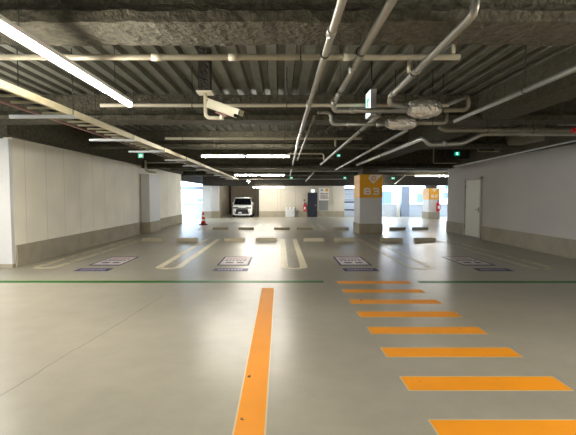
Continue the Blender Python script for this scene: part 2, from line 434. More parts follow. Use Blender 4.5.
# ------------------------------------------------------------------ floor markings
def strip(name, label, cat, x0, x1, y0, y1, m, group=None, border=0.):
    o = box(x0, x1, y0, y1, .0006, .003).build(name, m, None, ((x0+x1)/2, (y0+y1)/2, 0))
    tag(o, label, cat, group, 'thing')
    if border: box(x0-border, x1+border, y0-border*1.2, y1+border*1.2, .0004, .0018).build('paint_edge', 'border', o)
    return o
strip('floor_line', 'green line ending beside the orange hatching, longer stretch', 'floor line', -9, .76, 7.14, 7.3, 'lineg', 'green floor lines')
strip('floor_line', 'green line running from hatching towards the grey wall', 'floor line', 2.42, 6.98, 7.12, 7.28, 'lineg', 'green floor lines')
strip('floor_line', 'long solid orange line running towards the camera', 'floor line', -.29, -.10, .3, 6.72, 'lineo', border=.012)
ordn = ['first', 'second', 'third', 'fourth', 'fifth', 'sixth', 'seventh', 'eighth', 'ninth']
for i, (a, c) in enumerate(((7.05, 7.27), (6.39, 6.61), (5.73, 5.95), (5.09, 5.33), (4.46, 4.69), (3.81, 4.04), (3.14, 3.38), (2.46, 2.71))):
    extra = ', level with the green line' if i == 0 else (', cut by picture edge'  if i == 7 else '')
    strip('hatch_bar', 'orange hatch bar on floor, %s from the green line%s' % (ordn[i], extra), 'floor marking', 1.0, 2.26, a, c, 'lineo', 'orange hatch bars', .008)

def uloop(label, x0, x1, y0, y1, w, m, group, near=True):
    """white bay divider: two legs joined by a half round end towards the camera"""
    c = (x0+x1)/2; R = (x1-x0)/2; pts_o, pts_i = [(x1, y1)], [(x1-w, y1)]
    for i in range(17):
        a = -i*PI/16
        pts_o.append((c+R*math.cos(a), y0+R+R*math.sin(a))); pts_i.append((c+(R-w)*math.cos(a), y0+R+(R-w)*math.sin(a)))
    pts_o.append((x0, y1)); pts_i.append((x0+w, y1))
    mb = MB()
    va = []
    for z in (.0006, .003):
        va.append(([mb.bm.verts.new((x, y, z)) for x, y in pts_o], [mb.bm.verts.new((x, y, z)) for x, y in pts_i]))
    (ol, il), (ou, iu) = va
    for i in range(len(ol)-1):
        mb.bm.faces.new((ou[i], ou[i+1], iu[i+1], iu[i])); mb.bm.faces.new((ol[i], ol[i+1], il[i+1], il[i]))
        mb.bm.faces.new((ol[i], ol[i+1], ou[i+1], ou[i])); mb.bm.faces.new((il[i], il[i+1], iu[i+1], iu[i]))
    o = mb.build('bay_divider', m, None, (c, y0, 0))
    return tag(o, label, 'floor marking', group, 'thing')
g = 'white bay dividers'
uloop('worn cream loop divider close along the panelled wall', -5.22, -4.66, 8.5, 14.4, .15, 'linef', g)
uloop('cream U-shaped divider between wall-side bay and its neighbour', -2.62, -2.06, 8.46, 14.4, .15, 'linec', g)
uloop('cream U-shaped divider near the middle, pointing at orange line', .02, .58, 8.46, 14.4, .15, 'linec', g)
uloop('cream loop divider ending beside the B3 pillar', 2.68, 3.24, 8.46, 14.4, .13, 'linef', g)
uloop('faint cream loop divider along the grey wall with door', 5.2, 5.76, 8.46, 14.4, .13, 'linef', g)
for x, w_ in ((-3.75, 'nearest the traffic cone'), (-1.1, 'in front of the white car'), (1.55, 'in front of the navy door'), (4.25, 'behind the B3 pillar')):
    o = uloop('cream divider of the far bay row, ' + w_, x, x+.52, 18.3, 22.5, .12, 'linef', 'far row dividers')

def sticker(i, x, lab, flip=1):
    t = thing('floor_sign', lab, 'floor sign', (x, 9.55, 0), 'square floor signs')
    box(x-.35, x+.35, 8.92, 10.22, .0006, .002).build('border_sheet', 'ink', t)
    box(x-.305, x+.305, 9.03, 10.13, .0021, .0028).build('white_sheet', 'sheet', t)
    r = random.Random(i)
    for y, n, hgt in ((9.82, 7, .11), (9.6, 6, .11)):
        mb = MB()
        for j in range(n):
            a = x-.25+j*.5/n; mb.box(a, a+.5/n*r.uniform(.55, .85), y-hgt/2, y+hgt/2, .0029, .0033)
        mb.build('lettering', 'text', t)
    for a0, a1 in ((-.2, -.03), (.05, .2)): box(x+a0, x+a1, 9.22, 9.38, .0029, .0033).build('printed_block', 'text', t)
    box(x-.25, x+.22, 9.96, 10.02, .0029, .0033).build('pink_print_line', 'pink', t)
sticker(0, -3.81, 'framed white floor sign in the bay along the panelled wall')
sticker(1, -1.02, 'framed white floor sign in bay left of the middle divider')
sticker(2, 1.65, 'framed white floor sign in bay in front of B3 pillar')
sticker(3, 4.33, 'framed white floor sign in bay along the grey wall')
for i, (x, lab) in enumerate(((-3.79, 'by panelled wall'), (-1.0, 'left of the middle divider'), (1.64, 'in front of B3 pillar'), (4.34, 'along the grey door wall'))):
    t = thing('floor_label', 'narrow navy strip with pale print, bay ' + lab, 'floor sign', (x, 8.4, 0), 'narrow floor strips')
    box(x-.35, x+.35, 8.24, 8.56, .0006, .002).build('strip_sheet', 'ink', t)
    mb = MB(); r = random.Random(i+9)
    for j in range(8): a = x-.26+j*.065; mb.box(a, a+.05*r.uniform(.7, 1), 8.33, 8.47, .0021, .0026)
    mb.build('printed_lettering', 'lilac', t)

# ------------------------------------------------------------------ wheel stops
def stop_proto(label, loc, group, m):
    t = thing('wheel_stop', label, 'wheel stop', loc, group)
    x, y, _ = loc
    mb = MB(); pr = [(-.09, 0), (.09, 0), (.07, .10), (.055, .115), (-.055, .115), (-.07, .10)]
    mb.loft([[(x-.345, y+a*.9, z*.95) for a, z in pr], [(x-.33, y+a, z) for a, z in pr], [(x+.33, y+a, z) for a, z in pr], [(x+.345, y+a*.9, z*.95) for a, z in pr]])
    mb.build('block', m, t)
    for q in (-.22, .22): MB().cyl((x+q, y, .1151), (x+q, y, .118), .028).build('fixing_plug', 'stopd', t)
    return t
near = [(-4.22, 'first from the panelled wall'), (-3.07, 'second from the panelled wall'), (-1.5, 'third from the panelled wall'), (-.45, 'just left of the middle divider'),
        (1.12, 'just right of the middle divider'), (2.14, 'in front of B3 pillar'), (3.7, 'just past B3 pillar'), (4.8, 'closest to the grey wall')]
p = None
for x, l in near:
    lab = 'concrete wheel stop of nearer row, ' + l; gp = 'wheel stops of the nearer row'
    if p is None: p = stop_proto(lab, (x, 13.75, 0), gp, 'stop')
    else: dup(p, (x, 13.75, 0), lab, gp)
p = None
for x, l in ((-2.63, 'nearest the traffic cone'), (-1.5, 'in front of the white car'), (.09, 'below the electrical box'), (1.1, 'below the extinguisher on back wall'), (2.7, 'half behind B3 pillar on cone side'), (5.22, 'first beyond B3 pillar'), (6.23, 'second beyond B3 pillar')):
    lab = 'concrete wheel stop of far row, ' + l; gp = 'wheel stops of the far row'
    if p is None: p = stop_proto(lab, (x, 18.45, 0), gp, 'stop')
    else: dup(p, (x, 18.45, 0), lab, gp)

# ------------------------------------------------------------------ lamps
def lamp(label, a, b, ntube=2, top=DECK):
    a = Vector(a); b = Vector(b); c = (a+b)/2; d = (b-a); Ln = d.length; d.normalize()
    t = thing('ceiling_light', label, 'ceiling light', c, 'fluorescent batten lights')
    ang = math.atan2(d.y, d.x); mx = Matrix.Translation(c) @ Matrix.Rotation(ang, 4, 'Z')
    MB().box(-Ln/2, Ln/2, -.03, .03, .0085, .05, .004, 1, mx).build('housing', 'lampb', t)
    for k in range(ntube):
        l0 = -Ln/2+k*Ln/ntube+.03; l1 = -Ln/2+(k+1)*Ln/ntube-.03
        arc = [(.031*math.cos(math.radians(q)), .031*math.sin(math.radians(q))) for q in range(-195, 16, 15)]
        MB().loft([[mx @ Vector((l, a, z)) for a, z in arc] for l in (l0, l1)]).build('tube', 'tube', t)
        for q in (l0, l1): MB().box(q-.022, q+.022, -.03, .03, -.026, .034, 0, 1, mx).build('tube_socket', 'lampb', t)
    for q in (-Ln*.32, Ln*.32):
        p0 = mx @ Vector((q, 0, .05)); MB().cyl(p0, (p0.x, p0.y, top), .0035, 6).build('hanger_rod', 'rod', t)
    return t
lamp('long bright tube lamp running overhead beside the cable ladder', (-1.72, 2.35, 2.55), (-1.72, 4.85, 2.55), 1)
lamp('crosswise tube lamp, nearest of three stacked above the car', (-2.12, 11.2, 2.57), (.27, 11.2, 2.57), 2)
lamp('crosswise tube lamp, middle one of three above the car', (-2.1, 19.2, 2.47), (.22, 19.2, 2.47), 1)
lamp('crosswise tube lamp, hung low before the cream back wall', (-1.85, 28.15, 2.1), (.27, 28.15, 2.1), 1)
lamp('crosswise tube lamp in front of orange far pillar', (7.75, 24.0, 2.66), (9.8, 24.0, 2.66), 1)
lamp('low tube lamp beyond the B3 pillar near the parapet', (5.3, 27.6, 2.1), (7.3, 27.6, 2.1), 1)
lamp('short lengthwise tube lamp just above the white car', (-1.92, 24.4, 2.44), (-2.0, 27.0, 2.40), 1)
lamp('added unseen short tube lamp inside the car recess behind edge beam', (-3.1, 31.6, 2.4), (-2.4, 31.6, 2.4), 1)  # unseen lamp added to brighten the recess walls
# unseen lamps added behind and beside the camera to light floor and walls
for i, (x, y) in enumerate(((-1.72, -3.6), (3.4, 1.8), (-4.75, 5.6), (5.6, 1.2), (-5.35, 6.0), (-8.2, 5.6))):
    lamp(['added tube lamp behind the camera near the cable ladder', 'added unseen tube lamp overhead by the hatching lane', 'added unseen tube lamp overhead beside the open driveway', 'added unseen tube lamp overhead by the grey wall',
          'added unseen tube lamp overhead on the driveway side of cable ladder', 'added unseen outermost tube lamp over the open driveway'][i], (x, y-1.2, 2.55), (x, y+1.2, 2.55), 1)

# ------------------------------------------------------------------ pipes
def pipe(label, pts, r, m='pipe', hang=(), collars=(), fil=.09, cat='pipe', group=None, top=None):
    t = thing('hanging_pipe', label, cat, pts[0], group)
    MB().pipe(pts, r, fil).build('run', m, t)
    for h in hang:
        x, y, z = h[:3]; tp = h[3] if len(h) > 3 else DECK
        q = MB().cyl((x, y, z+r), (x, y, tp), .006, 6)
        q.sweep([(x+(r+.004)*math.cos(a*PI/8)*(1 if abs(pts[0][0]-pts[-1][0]) < abs(pts[0][1]-pts[-1][1]) else 0), y+(0 if abs(pts[0][0]-pts[-1][0]) < abs(pts[0][1]-pts[-1][1]) else (r+.004)*math.cos(a*PI/8)), z+(r+.004)*math.sin(a*PI/8)) for a in range(17)], .006, 6)
        q.build('hanger', 'rod', t)
    for a, b in collars: MB().cyl(a, b, r*1.22, 14).build('coupling', m, t)
    return t
def runy(x, z, ys, d=.06): return [((x, y-d, z), (x, y+d, z)) for y in ys]
BE = (3.68, 8.02, 12.3)
pipe('thickest straight silver pipe running lengthwise overhead', [(.385, -2, 2.73), (.40, 9, 2.73), (.62, 26, 2.73)], .031, hang=[(.39, y, 2.73, 2.9) for y in BE], collars=runy(.387, 2.73, (3.2, 5.6))+runy(.42, 2.73, (10.4,)))
pipe('silver pipe running lengthwise then turning down into foil wrapped valve', [(.70, -2, 2.75), (.72, 5.68, 2.75), (.74, 5.75, 2.665), (1.72, 5.75, 2.665)], .034, hang=[(.70, 3.68, 2.75, 2.9), (.71, 5.0, 2.75)], collars=runy(.702, 2.75, (4.1,))+[((.71, 5.45, 2.75), (.712, 5.56, 2.75)), ((.95, 5.75, 2.665), (1.03, 5.75, 2.665))])
pipe('thin lengthwise conduit starting at the blue lit riser', [(.53, 6.5, 2.73), (.55, 9, 2.73), (.58, 14, 2.69)], .022, 'piped', hang=[(.54, 7.5, 2.73)])
pipe('cross pipe with blue lit riser beside the exit sign', [(.56, 6.36, 2.76), (.77, 6.36, 2.76), (.77, 6.36, 2.58), (1.585, 6.36, 2.58)], .026, 'pipe', hang=[(.6, 6.36, 2.76)], collars=[((1.0, 6.36, 2.58), (1.06, 6.36, 2.58)), ((1.45, 6.36, 2.58), (1.55, 6.36, 2.58))])
pipe('silver pipe dropping from deck and running down to foil valve', [(1.34, 2.93, DECK-.002), (1.34, 2.93, 2.755), (1.385, 5.3, 2.75), (1.385, 5.34, 2.665), (1.66, 5.5, 2.665)], .033, hang=[(1.36, 4.3, 2.753)], collars=[((1.365, 4.2, 2.752), (1.366, 4.27, 2.752)), ((1.38, 5.1, 2.75), (1.382, 5.2, 2.75))])
pipe('cream cross pipe nearest the camera, below the first beam', [(-9, 4.13, 2.85), (1.75, 4.13, 2.85)], .028, 'pipew', hang=[(x, 4.13, 2.85) for x in (-5.2, -2.2, .2)], collars=[((x, 4.13, 2.85), (x+.1, 4.13, 2.85)) for x in (-1.25, -.5, .62)])
pipe('short drop branch under nearest cream cross pipe', [(1.26, 4.13, 2.82), (1.26, 4.13, 2.70)], .02, 'pipew')
pipe('short riser at the end of nearest cream cross pipe', [(1.69, 4.13, 2.884), (1.69, 4.13, DECK-.002)], .016, 'pipew')
pipe('cream cross pipe passing behind the security camera', [(-2.66, 6.24, 2.84), (2.5, 6.24, 2.84)], .026, 'pipew', hang=[(-1.3, 6.24, 2.84), (.1, 6.24, 2.84)])
pipe('cream cross pipe beyond the second beam', [(-2.6, 9.5, 2.80), (1.85, 9.5, 2.80)], .028, 'pipew', hang=[(-2.2, 9.5, 2.8), (.1, 9.5, 2.8)])
pipe('short branch dropping from cross pipe beyond second beam', [(1.25, 9.5, 2.77), (1.25, 9.5, 2.62)], .022, 'pipew')
pipe('thin cross conduit meeting end of the bright silver pipe', [(.25, 12.9, 2.80), (1.35, 12.9, 2.80), (1.35, 12.9, 2.60)], .022, 'pipew', hang=[(.5, 12.9, 2.8)])
pipe('thin cross conduit just above middle tube lamp', [(-2.6, 14.6, 2.81), (2.1, 14.6, 2.81)], .024, 'piped', hang=[(-1, 14.6, 2.81), (1.2, 14.6, 2.81)])
pipe('bright polished pipe slanting from valves towards the far lamps', [(1.42, 6.02, 2.66), (1.50, 15.4, 2.66)], .034, 'pipe', hang=[(1.43, 7.4, 2.66), (1.46, 10.6, 2.66), (1.49, 14.2, 2.66)])
pipe('silver pipe running lengthwise right above the B3 pillar face', [(2.2, 7.3, 2.64), (2.25, 17, 2.56)], .03, 'pipe', hang=[(2.21, 10, 2.62), (2.23, 14.5, 2.58)])
pipe('silver pipe with kinked elbow running lengthwise and cross to grey wall', [(2.68, 14.5, 2.58), (2.68, 7.85, 2.585), (2.79, 7.85, 2.455), (3.42, 7.85, 2.48), (3.78, 7.85, 2.66), (6.9, 7.85, 2.66)], .042, 'pipe', hang=[(2.68, 11, 2.58), (4.6, 7.85, 2.66)], collars=[((3.05, 7.85, 2.475), (3.12, 7.85, 2.48)), ((4.5, 7.85, 2.66), (4.58, 7.85, 2.66))])
dull = pipe('dull cross pipe ending in a red cap near the grey wall', [(2.75, 7.3, 2.70), (2.85, 7.3, 2.64), (5.05, 7.3, 2.64)], .036, 'piped', hang=[(3.6, 7.3, 2.64), (4.4, 7.3, 2.64)])
MB().cyl((5.053, 7.3, 2.64), (5.13, 7.3, 2.64), .042).build('end_cap', 'red', dull)['label'] = 'red end cap'
pipe('bright pipe slanting overhead towards the upper picture corner by grey wall', [(2.66, .5, 2.65), (2.68, 6.45, 2.65)], .03, 'pipe', hang=[(2.665, 4.6, 2.65)])
pipe('looped pipe leaving the upper foil valve', [(2.24, 5.75, 2.67), (2.57, 5.75, 2.67), (2.57, 5.75, 2.86), (2.55, 6.9, 2.92)], .028, 'piped', hang=[(2.55, 6.6, 2.9)])
pipe('short pipe with upturn leaving the lower foil valve', [(2.075, 6.36, 2.6), (2.52, 6.36, 2.6), (2.52, 6.36, 2.76)], .028, 'piped', hang=[(2.3, 6.36, 2.6)])
pipe('long thin white pipe fixed along top of the grey wall', [(6.96, -3, 2.86), (6.96, 9.8, 2.80), (6.96, 17.0, 2.67)], .024, 'white')
pipe('square bent white conduit above the ivory door', [(5.95, 12.6, DECK-.002), (5.95, 12.6, 2.84), (6.62, 12.6, 2.84)], .02, 'pipew', fil=.04)
pipe('square bent white conduit beside the exit sign in its shadow box', [(5.72, 15.6, DECK-.002), (5.72, 15.6, 2.72), (6.6, 15.6, 2.72)], .02, 'pipew', fil=.04)
pipe('short white pipe stub at the picture edge above grey wall', [(5.95, 9.0, 3.04), (6.8, 9.0, 3.04)], .035, 'pipe', hang=[(6.1, 9.0, 3.04)])
pipe('bent white downpipe above the plain wall pillar', [(-5.3, 16.5, 2.9), (-5.3, 16.5, 2.48), (-4.9, 16.5, 2.42)], .045, 'pipew')
pipe('white cross conduit above the plain wall pillar', [(-5.2, 16.1, 2.78), (-3.35, 16.1, 2.78)], .02, 'pipew', hang=[(-3.6, 16.1, 2.78)])
pipe('bright lengthwise pipe far away above the navy door', [(1.45, 18, 2.5), (1.60, 25.8, 2.42)], .035, 'pipe', hang=[(1.5, 20, 2.49), (1.58, 24, 2.45)])
pipe('cross conduit far away above the cream back wall', [(-2.5, 26.2, 2.56), (4.2, 26.2, 2.56)], .03, 'piped', hang=[(-1, 26.2, 2.56), (2, 26.2, 2.56)])
pipe('cross duct pipe far away beneath the fifth beam', [(-2.5, 22.6, 2.86), (9.5, 22.6, 2.86)], .05, 'piped', hang=[(-1.5, 22.6, 2.86), (3, 22.6, 2.86)])
pipe('white drainpipe in front of the blue grey backlit pillar', [(8.6, 30.2, 0.002), (8.6, 30.2, 2.0)], .12, 'white')
pipe('slanting white pipe beyond B3 pillar under the far beams', [(6.0, 20, 2.48), (7.5, 27.2, 2.3)], .03, 'pipew', hang=[(6.6, 23, 2.41)])
for x, lab in ((-.05, 'white conduit rising from the electrical box'), (3.62, 'white downpipe beside back wall notice board'), (3.78, 'white conduit beside downpipe on back wall')):
    if x < 0: pipe(lab, [(.16, 29.6, .70), (-.02, 29.6, .78), (-.02, 29.6, 2.55)], .018, 'pipew', fil=.05)
    else: pipe(lab, [(x, 29.6, .9), (x, 29.6, 2.5)], .025, 'pipew')

# foil wrapped valves
def foil(label, c, L, r, seed):
    t = thing('hanging_valve', label, 'valve', c, 'foil wrapped valves')
    rd = random.Random(seed); mb = MB(); n = 18; rings = []
    c = Vector(c); st = 12
    for i in range(st+1):
        u = i/st; rr = r*(.62+.45*math.sin(PI*min(max(u, .03), .97))**.6)
        rings.append([mb.bm.verts.new(c+Vector(((u-.5)*L+rd.uniform(-.008, .008), (rr*1.05+rd.uniform(-.009, .009))*math.cos(2*PI*k/n), (rr+rd.uniform(-.009, .009))*math.sin(2*PI*k/n)))) for k in range(n)])
    for q in range(st):
        for k in range(n): mb.bm.faces.new((rings[q][k], rings[q][(k+1) % n], rings[q+1][(k+1) % n], rings[q+1][k]))
    mb.bm.faces.new(rings[0][::-1]); mb.bm.faces.new(rings[-1])
    mb.build('foil_wrap', 'foil', t)
    for sx in (-1, 1): MB().cyl(c+Vector((sx*(L/2-.005), 0, -.01)), c+Vector((sx*(L/2+.035), 0, -.01)), r*.45).build('flange', 'pipe', t)
    MB().cyl(c+Vector((-.09, 0, r*.8)), (c.x-.09, c.y, DECK), .007, 6).build('hanger_rod', 'rod', t)
foil('upper foil wrapped valve, larger of the two', (1.965, 5.75, 2.69), .40, .125, 3)
foil('lower foil wrapped valve behind and below the larger one', (1.83, 6.36, 2.60), .40, .095, 8)

# cable ladder
t = thing('hanging_cable_ladder', 'cream cable ladder hung under the beams along the panelled wall', 'cable ladder', (-2.9, 2, 2.6))
def rail(x, h=.075): return MB().box(x-.012, x+.012, 1.2, 27.5, 2.55, 2.55+h).box(x-.026, x+.016, 1.2, 27.5, 2.542+h, 2.552+h).box(x-.026, x+.016, 1.2, 27.5, 2.549, 2.559)
rail(-2.72).build('rail', 'tray', t); rail(-3.13, .02).build('rail', 'brown', t)
y = 1.35
while y < 27.4:
    box(-3.11, -2.738, y-.014, y+.014, 2.57, 2.595).build('rung', 'rung', t); y += .32
for i, y in enumerate((3.2, 5.45, 7.7, 9.7, 12.0, 14.2, 16.4, 18.6, 20.8, 23, 25.2)):
    x0 = -3.5 if i < 4 else -3.3
    box(x0, -2.66, y-.02, y+.02, 2.505, 2.548).build('support_strut', 'strut', t)
    for xx in (-2.68, x0+.12): MB().cyl((xx, y, 2.549), (xx, y, DECK), .006, 6).build('hanger_rod', 'rod', t)
for x in (-2.9, -2.98): MB().pipe([(x, 1.2, 2.612), (x-.01, 12, 2.612), (x, 27, 2.612)], .015).build('cable', 'black', t)
# security camera
t = thing('ceiling_security_camera', 'ivory bullet security camera on a curved bracket', 'security camera', (-.975, 5.5, 2.84))
box(-1.05, -.9, 5.42, 5.58, 2.855, DECK-.002).build('ceiling_post', 'spray2', t)
MB().box(-1.075, -.875, 5.4, 5.6, 2.83, 2.854, .006).build('mount_plate', 'cctv', t)
MB().pipe([(-.975, 5.5, 2.83), (-.975, 5.5, 2.565), (-.94, 5.49, 2.52), (-.76, 5.46, 2.505)], .024, .07).cyl((-.76, 5.46, 2.49), (-.74, 5.455, 2.59), .03).build('bracket_arm', 'cctv', t)
dirv = Vector((.44, -.18, -.185)).normalized(); ax = dirv; sy = Vector((0, 0, 1)).cross(ax).normalized(); uz = ax.cross(sy)
mx = Matrix.Translation((-.735, 5.44, 2.625)) @ Matrix((ax, sy, uz)).transposed().to_4x4()
hs = MB().box(-.23, .21, -.055, .055, -.055, .05, .014, 2, mx).build('housing', 'cctv', t)
MB().box(-.25, .27, -.066, .066, .051, .062, .004, 1, mx).box(-.2, .27, -.066, -.058, -.01, .06, 0, 1, mx).box(-.2, .27, .058, .066, -.01, .06, 0, 1, mx).build('sunshield', 'cctv', hs)
MB().box(.205, .222, -.045, .045, -.045, .04, .004, 1, mx).build('lens_window', 'glass', hs)
MB().box(-.08, .1, -.03, .03, -.085, -.056, .006, 1, mx).build('mount_shoe', 'brown', hs)
# exit signs
def exit_side(label, x, y0, y1, z0, z1):
    t = thing('hanging_exit_sign', label, 'exit sign', (x+.04, (y0+y1)/2, z0))
    box(x, x+.08, y0, y1, z0, z1, .006).build('case', 'grey', t)
    f = box(x-.005, x-.0005, y0+.012, y1-.012, z0+.012, z1-.012).build('face_panel', 'exitw', t)
    # running figure and doorway in green
    ym, zc = (y0+y1)/2, (z0+z1)/2; k = (z1-z0)
    P = lambda a, b: (x-.009, ym-a*k, zc+b*k)
    mb = MB()
    for q in ([(-.06, .30), (.04, .30), (.04, .40), (-.06, .40)], [(-.1, .02), (.08, .02), (.06, .27), (-.06, .27)], [(-.1, .02), (.0, .02), (-.2, -.2), (-.26, -.16)],
              [(-.02, .03), (.08, .03), (.16, -.3), (.08, -.32)], [(.06, .26), (.24, .1), (.2, .06), (.04, .2)], [(-.06, .26), (-.24, .14), (-.22, .08), (-.04, .2)]):
        mb.prism([P(*c) for c in q], (.0035, 0, 0))
    mb.build('running_figure', 'green', f)
    MB().cyl((x+.04, (y0+y1)/2, z1), (x+.04, (y0+y1)/2, DECK), .012, 8).build('hanger_rod', 'rod', t)
exit_side('lit green exit sign hung side-on beside the foil valves', 1.262, 5.86, 6.18, 2.62, 2.99)
def exit_front(label, x, y, z, w, h, m='green', rod=True):
    t = thing('hanging_exit_sign', label, 'exit sign', (x, y, z), 'distant exit signs')
    box(x-w/2, x+w/2, y, y+.05, z-h/2, z+h/2, .004).build('case', 'grey', t)
    f = box(x-w/2+.006, x+w/2-.006, y-.004, y-.0005, z-h/2+.006, z+h/2-.006).build('face_panel', m, t)
    MB().box(x+w*.16, x+w*.3, y-.007, y-.0045, z-h*.2, z+h*.2).prism([(x-w*.2, y-.0045, z-h*.3), (x-w*.08, y-.0045, z-h*.3), (x+w*.02, y-.0045, z+h*.1), (x-w*.08, y-.0045, z+h*.3), (x-w*.16, y-.0045, z+h*.2)], (0, -.003, 0)).build('running_figure', 'exitw' if m == 'green' else 'green', f)
    if rod: MB().cyl((x, y+.025, z+h/2), (x, y+.025, DECK), .01, 6).build('hanger_rod', 'rod', t)
    return t
exit_front('small exit sign hung under cable ladder by plain pillar', -3.25, 9.75, 2.44, .12, .11)
exit_front('small exit sign hung near end of bright polished pipe', 1.68, 12.0, 2.66, .11, .08)
exit_front('far exit sign hung beside the thickest pipe', .65, 24.0, 2.54, .16, .12)
exit_front('far exit sign hung between navy door and B3 pillar', 3.65, 23.5, 2.52, .16, .12)
exit_front('far exit sign hung just past the B3 pillar', 6.5, 24.0, 2.52, .2, .12)
exit_front('far exit sign beside orange far pillar at wall end', 10.65, 26.4, 2.04, .36, .18)
exit_front('pale lit exit sign mounted above the navy door', 2.33, 29.58, 1.86, .26, .2, 'exitw', False)
t = thing('hanging_exit_box', 'dark shadow box with small green exit sign near grey wall', 'exit sign', (6.45, 15.2, 3.0))
box(6.05, 6.88, 15.25, 15.4, 2.86, 3.16).build('shadow_box', 'spray2', t)  # dark box paints the shadow that the exit sign hangs in
f = box(6.36, 6.53, 15.235, 15.249, 2.97, 3.1).build('face_panel', 'green', t)
MB().box(6.42, 6.47, 15.228, 15.234, 3.0, 3.08).build('running_figure', 'exitw', f)
for x in (6.2, 6.7): MB().cyl((x, 15.3, 3.16), (x, 15.3, DECK), .01, 6).build('hanger_rod', 'rod', t)
t = thing('hanging_opening_panel', 'dark flat panel standing in for the opening above grey wall', 'panel', (6.25, 12.7, 3.0))
box(5.98, 6.5, 12.72, 12.78, 2.86, 3.2).build('board', 'spray2', t)  # dark board stands in for the dark opening above the wall
for x in (6.1, 6.4): MB().cyl((x, 12.75, 3.2), (x, 12.75, DECK), .008, 6).build('hanger_rod', 'rod', t)

# ------------------------------------------------------------------ back wall fittings
t = thing('electrical_cabinet', 'white electrical cabinet standing against the cream back wall', 'electrical cabinet', (.71, 29.45, 0))
box(.40, 1.02, 29.3, 29.6, .03, .72, .012).build('case', 'white', t)
box(.40, 1.02, 29.32, 29.6, 0, .03).build('base', 'grey', t)
f = box(.44, .98, 29.285, 29.299, .08, .6).build('door_panel', 'pillar', t)
MB().box(.92, .95, 29.265, 29.284, .3, .42).build('latch', 'grey', f)
for x in (.52, .78): box(x, x+.1, 29.29, 29.2995, .62, .69).build('warning_label', 'brown', t)
MB().box(1.03, 1.1, 29.4, 29.6, .0, .66).build('cable_duct', 'grey', t)
def extinguisher(label, x, y, z, s):
    t = thing('hanging_fire_extinguisher', label, 'fire extinguisher', (x, y, z), 'fire extinguishers')
    MB().lathe((x, y, z), [(.085*s, 0), (.1*s, .02*s), (.1*s, .42*s), (.08*s, .48*s), (.04*s, .52*s), (.035*s, .56*s)]).build('cylinder', 'red', t)
    MB().box(x-.03*s, x+.03*s, y-.05*s, y+.05*s, z+.56*s, z+.62*s).box(x-.02*s, x+.02*s, y-.14*s, y+.02*s, z+.63*s, z+.66*s).build('valve_head', 'black', t)
    MB().pipe([(x+.03*s, y, z+.58*s), (x+.15*s, y, z+.52*s), (x+.13*s, y, z+.12*s)], .014*s, .08).build('hose', 'black', t)
    MB().box(x-.05*s, x+.05*s, y-.102*s, y-.09*s, z+.16*s, z+.32*s).build('label_patch', 'white', t)
    MB().box(x-.04*s, x+.04*s, y+.09*s, y+.115*s, z+.1*s, z+.5*s).build('wall_bracket', 'grey', t)
extinguisher('red fire extinguisher hung on back wall beside the navy door', 1.76, 29.56, .40, 1.0)
extinguisher('red fire extinguisher hung on the orange banded far pillar', 10.2, 26.84, .5, 1.15)
t = thing('hanging_wall_plate', 'tiny dark plate above the back wall extinguisher', 'sign', (1.72, 29.68, 1.15)); box(1.68, 1.78, 29.67, 29.695, 1.1, 1.28).build('plate', 'brown', t)
t = thing('wall_notice_board_sign', 'white wall notice with amber disc beside the navy door', 'sign', (3.15, 29.65, 1.7))
bd = box(2.75, 3.5, 29.65, 29.695, 1.2, 2.08).build('board', 'white', t)
MB().cyl((3.33, 29.649, 1.93), (3.33, 29.64, 1.93), .11, 24).build('amber_disc', 'amber', bd)
MB().box(2.93, 3.03, 29.64, 29.649, 1.87, 1.97).build('symbol', 'ink', bd)
mb = MB(); r = random.Random(2)
for z in (1.66, 1.5, 1.36):
    x = 2.88
    while x < 3.38: w_ = r.uniform(.04, .09); mb.box(x, x+w_, 29.642, 29.649, z-.045, z+.045); x += w_+.025
mb.build('printed_lettering', 'brown', bd)
t = thing('wall_grey_plate_sign', 'plain light grey plate under the notice board', 'panel', (3.1, 29.66, .8)); box(2.78, 3.42, 29.665, 29.695, .46, 1.17).build('plate', 'grey', t)

# traffic cone
t = thing('traffic_cone', 'red and white traffic cone standing before the daylit opening', 'traffic cone', (-4.0, 21.7, 0))
c = (-4.0, 21.7, 0); k = .96
box(-4.2, -3.8, 21.5, 21.9, 0, .035, .012).build('base', 'rubber', t)
R = lambda z: .13-.1*(z-.035)/.64
def seg(z0, z1, o=0): return MB().lathe(c, [(R(z0)+o, z0), (R(z1)+o, z1)], 20)
seg(.035, .20).build('cone_body', 'cone', t); seg(.20, .29, .001).build('white_band', 'white', t); seg(.29, .42).build('cone_body', 'cone', t)
seg(.42, .50, .001).build('white_band', 'white', t); seg(.50, .68).build('cone_body', 'cone', t)

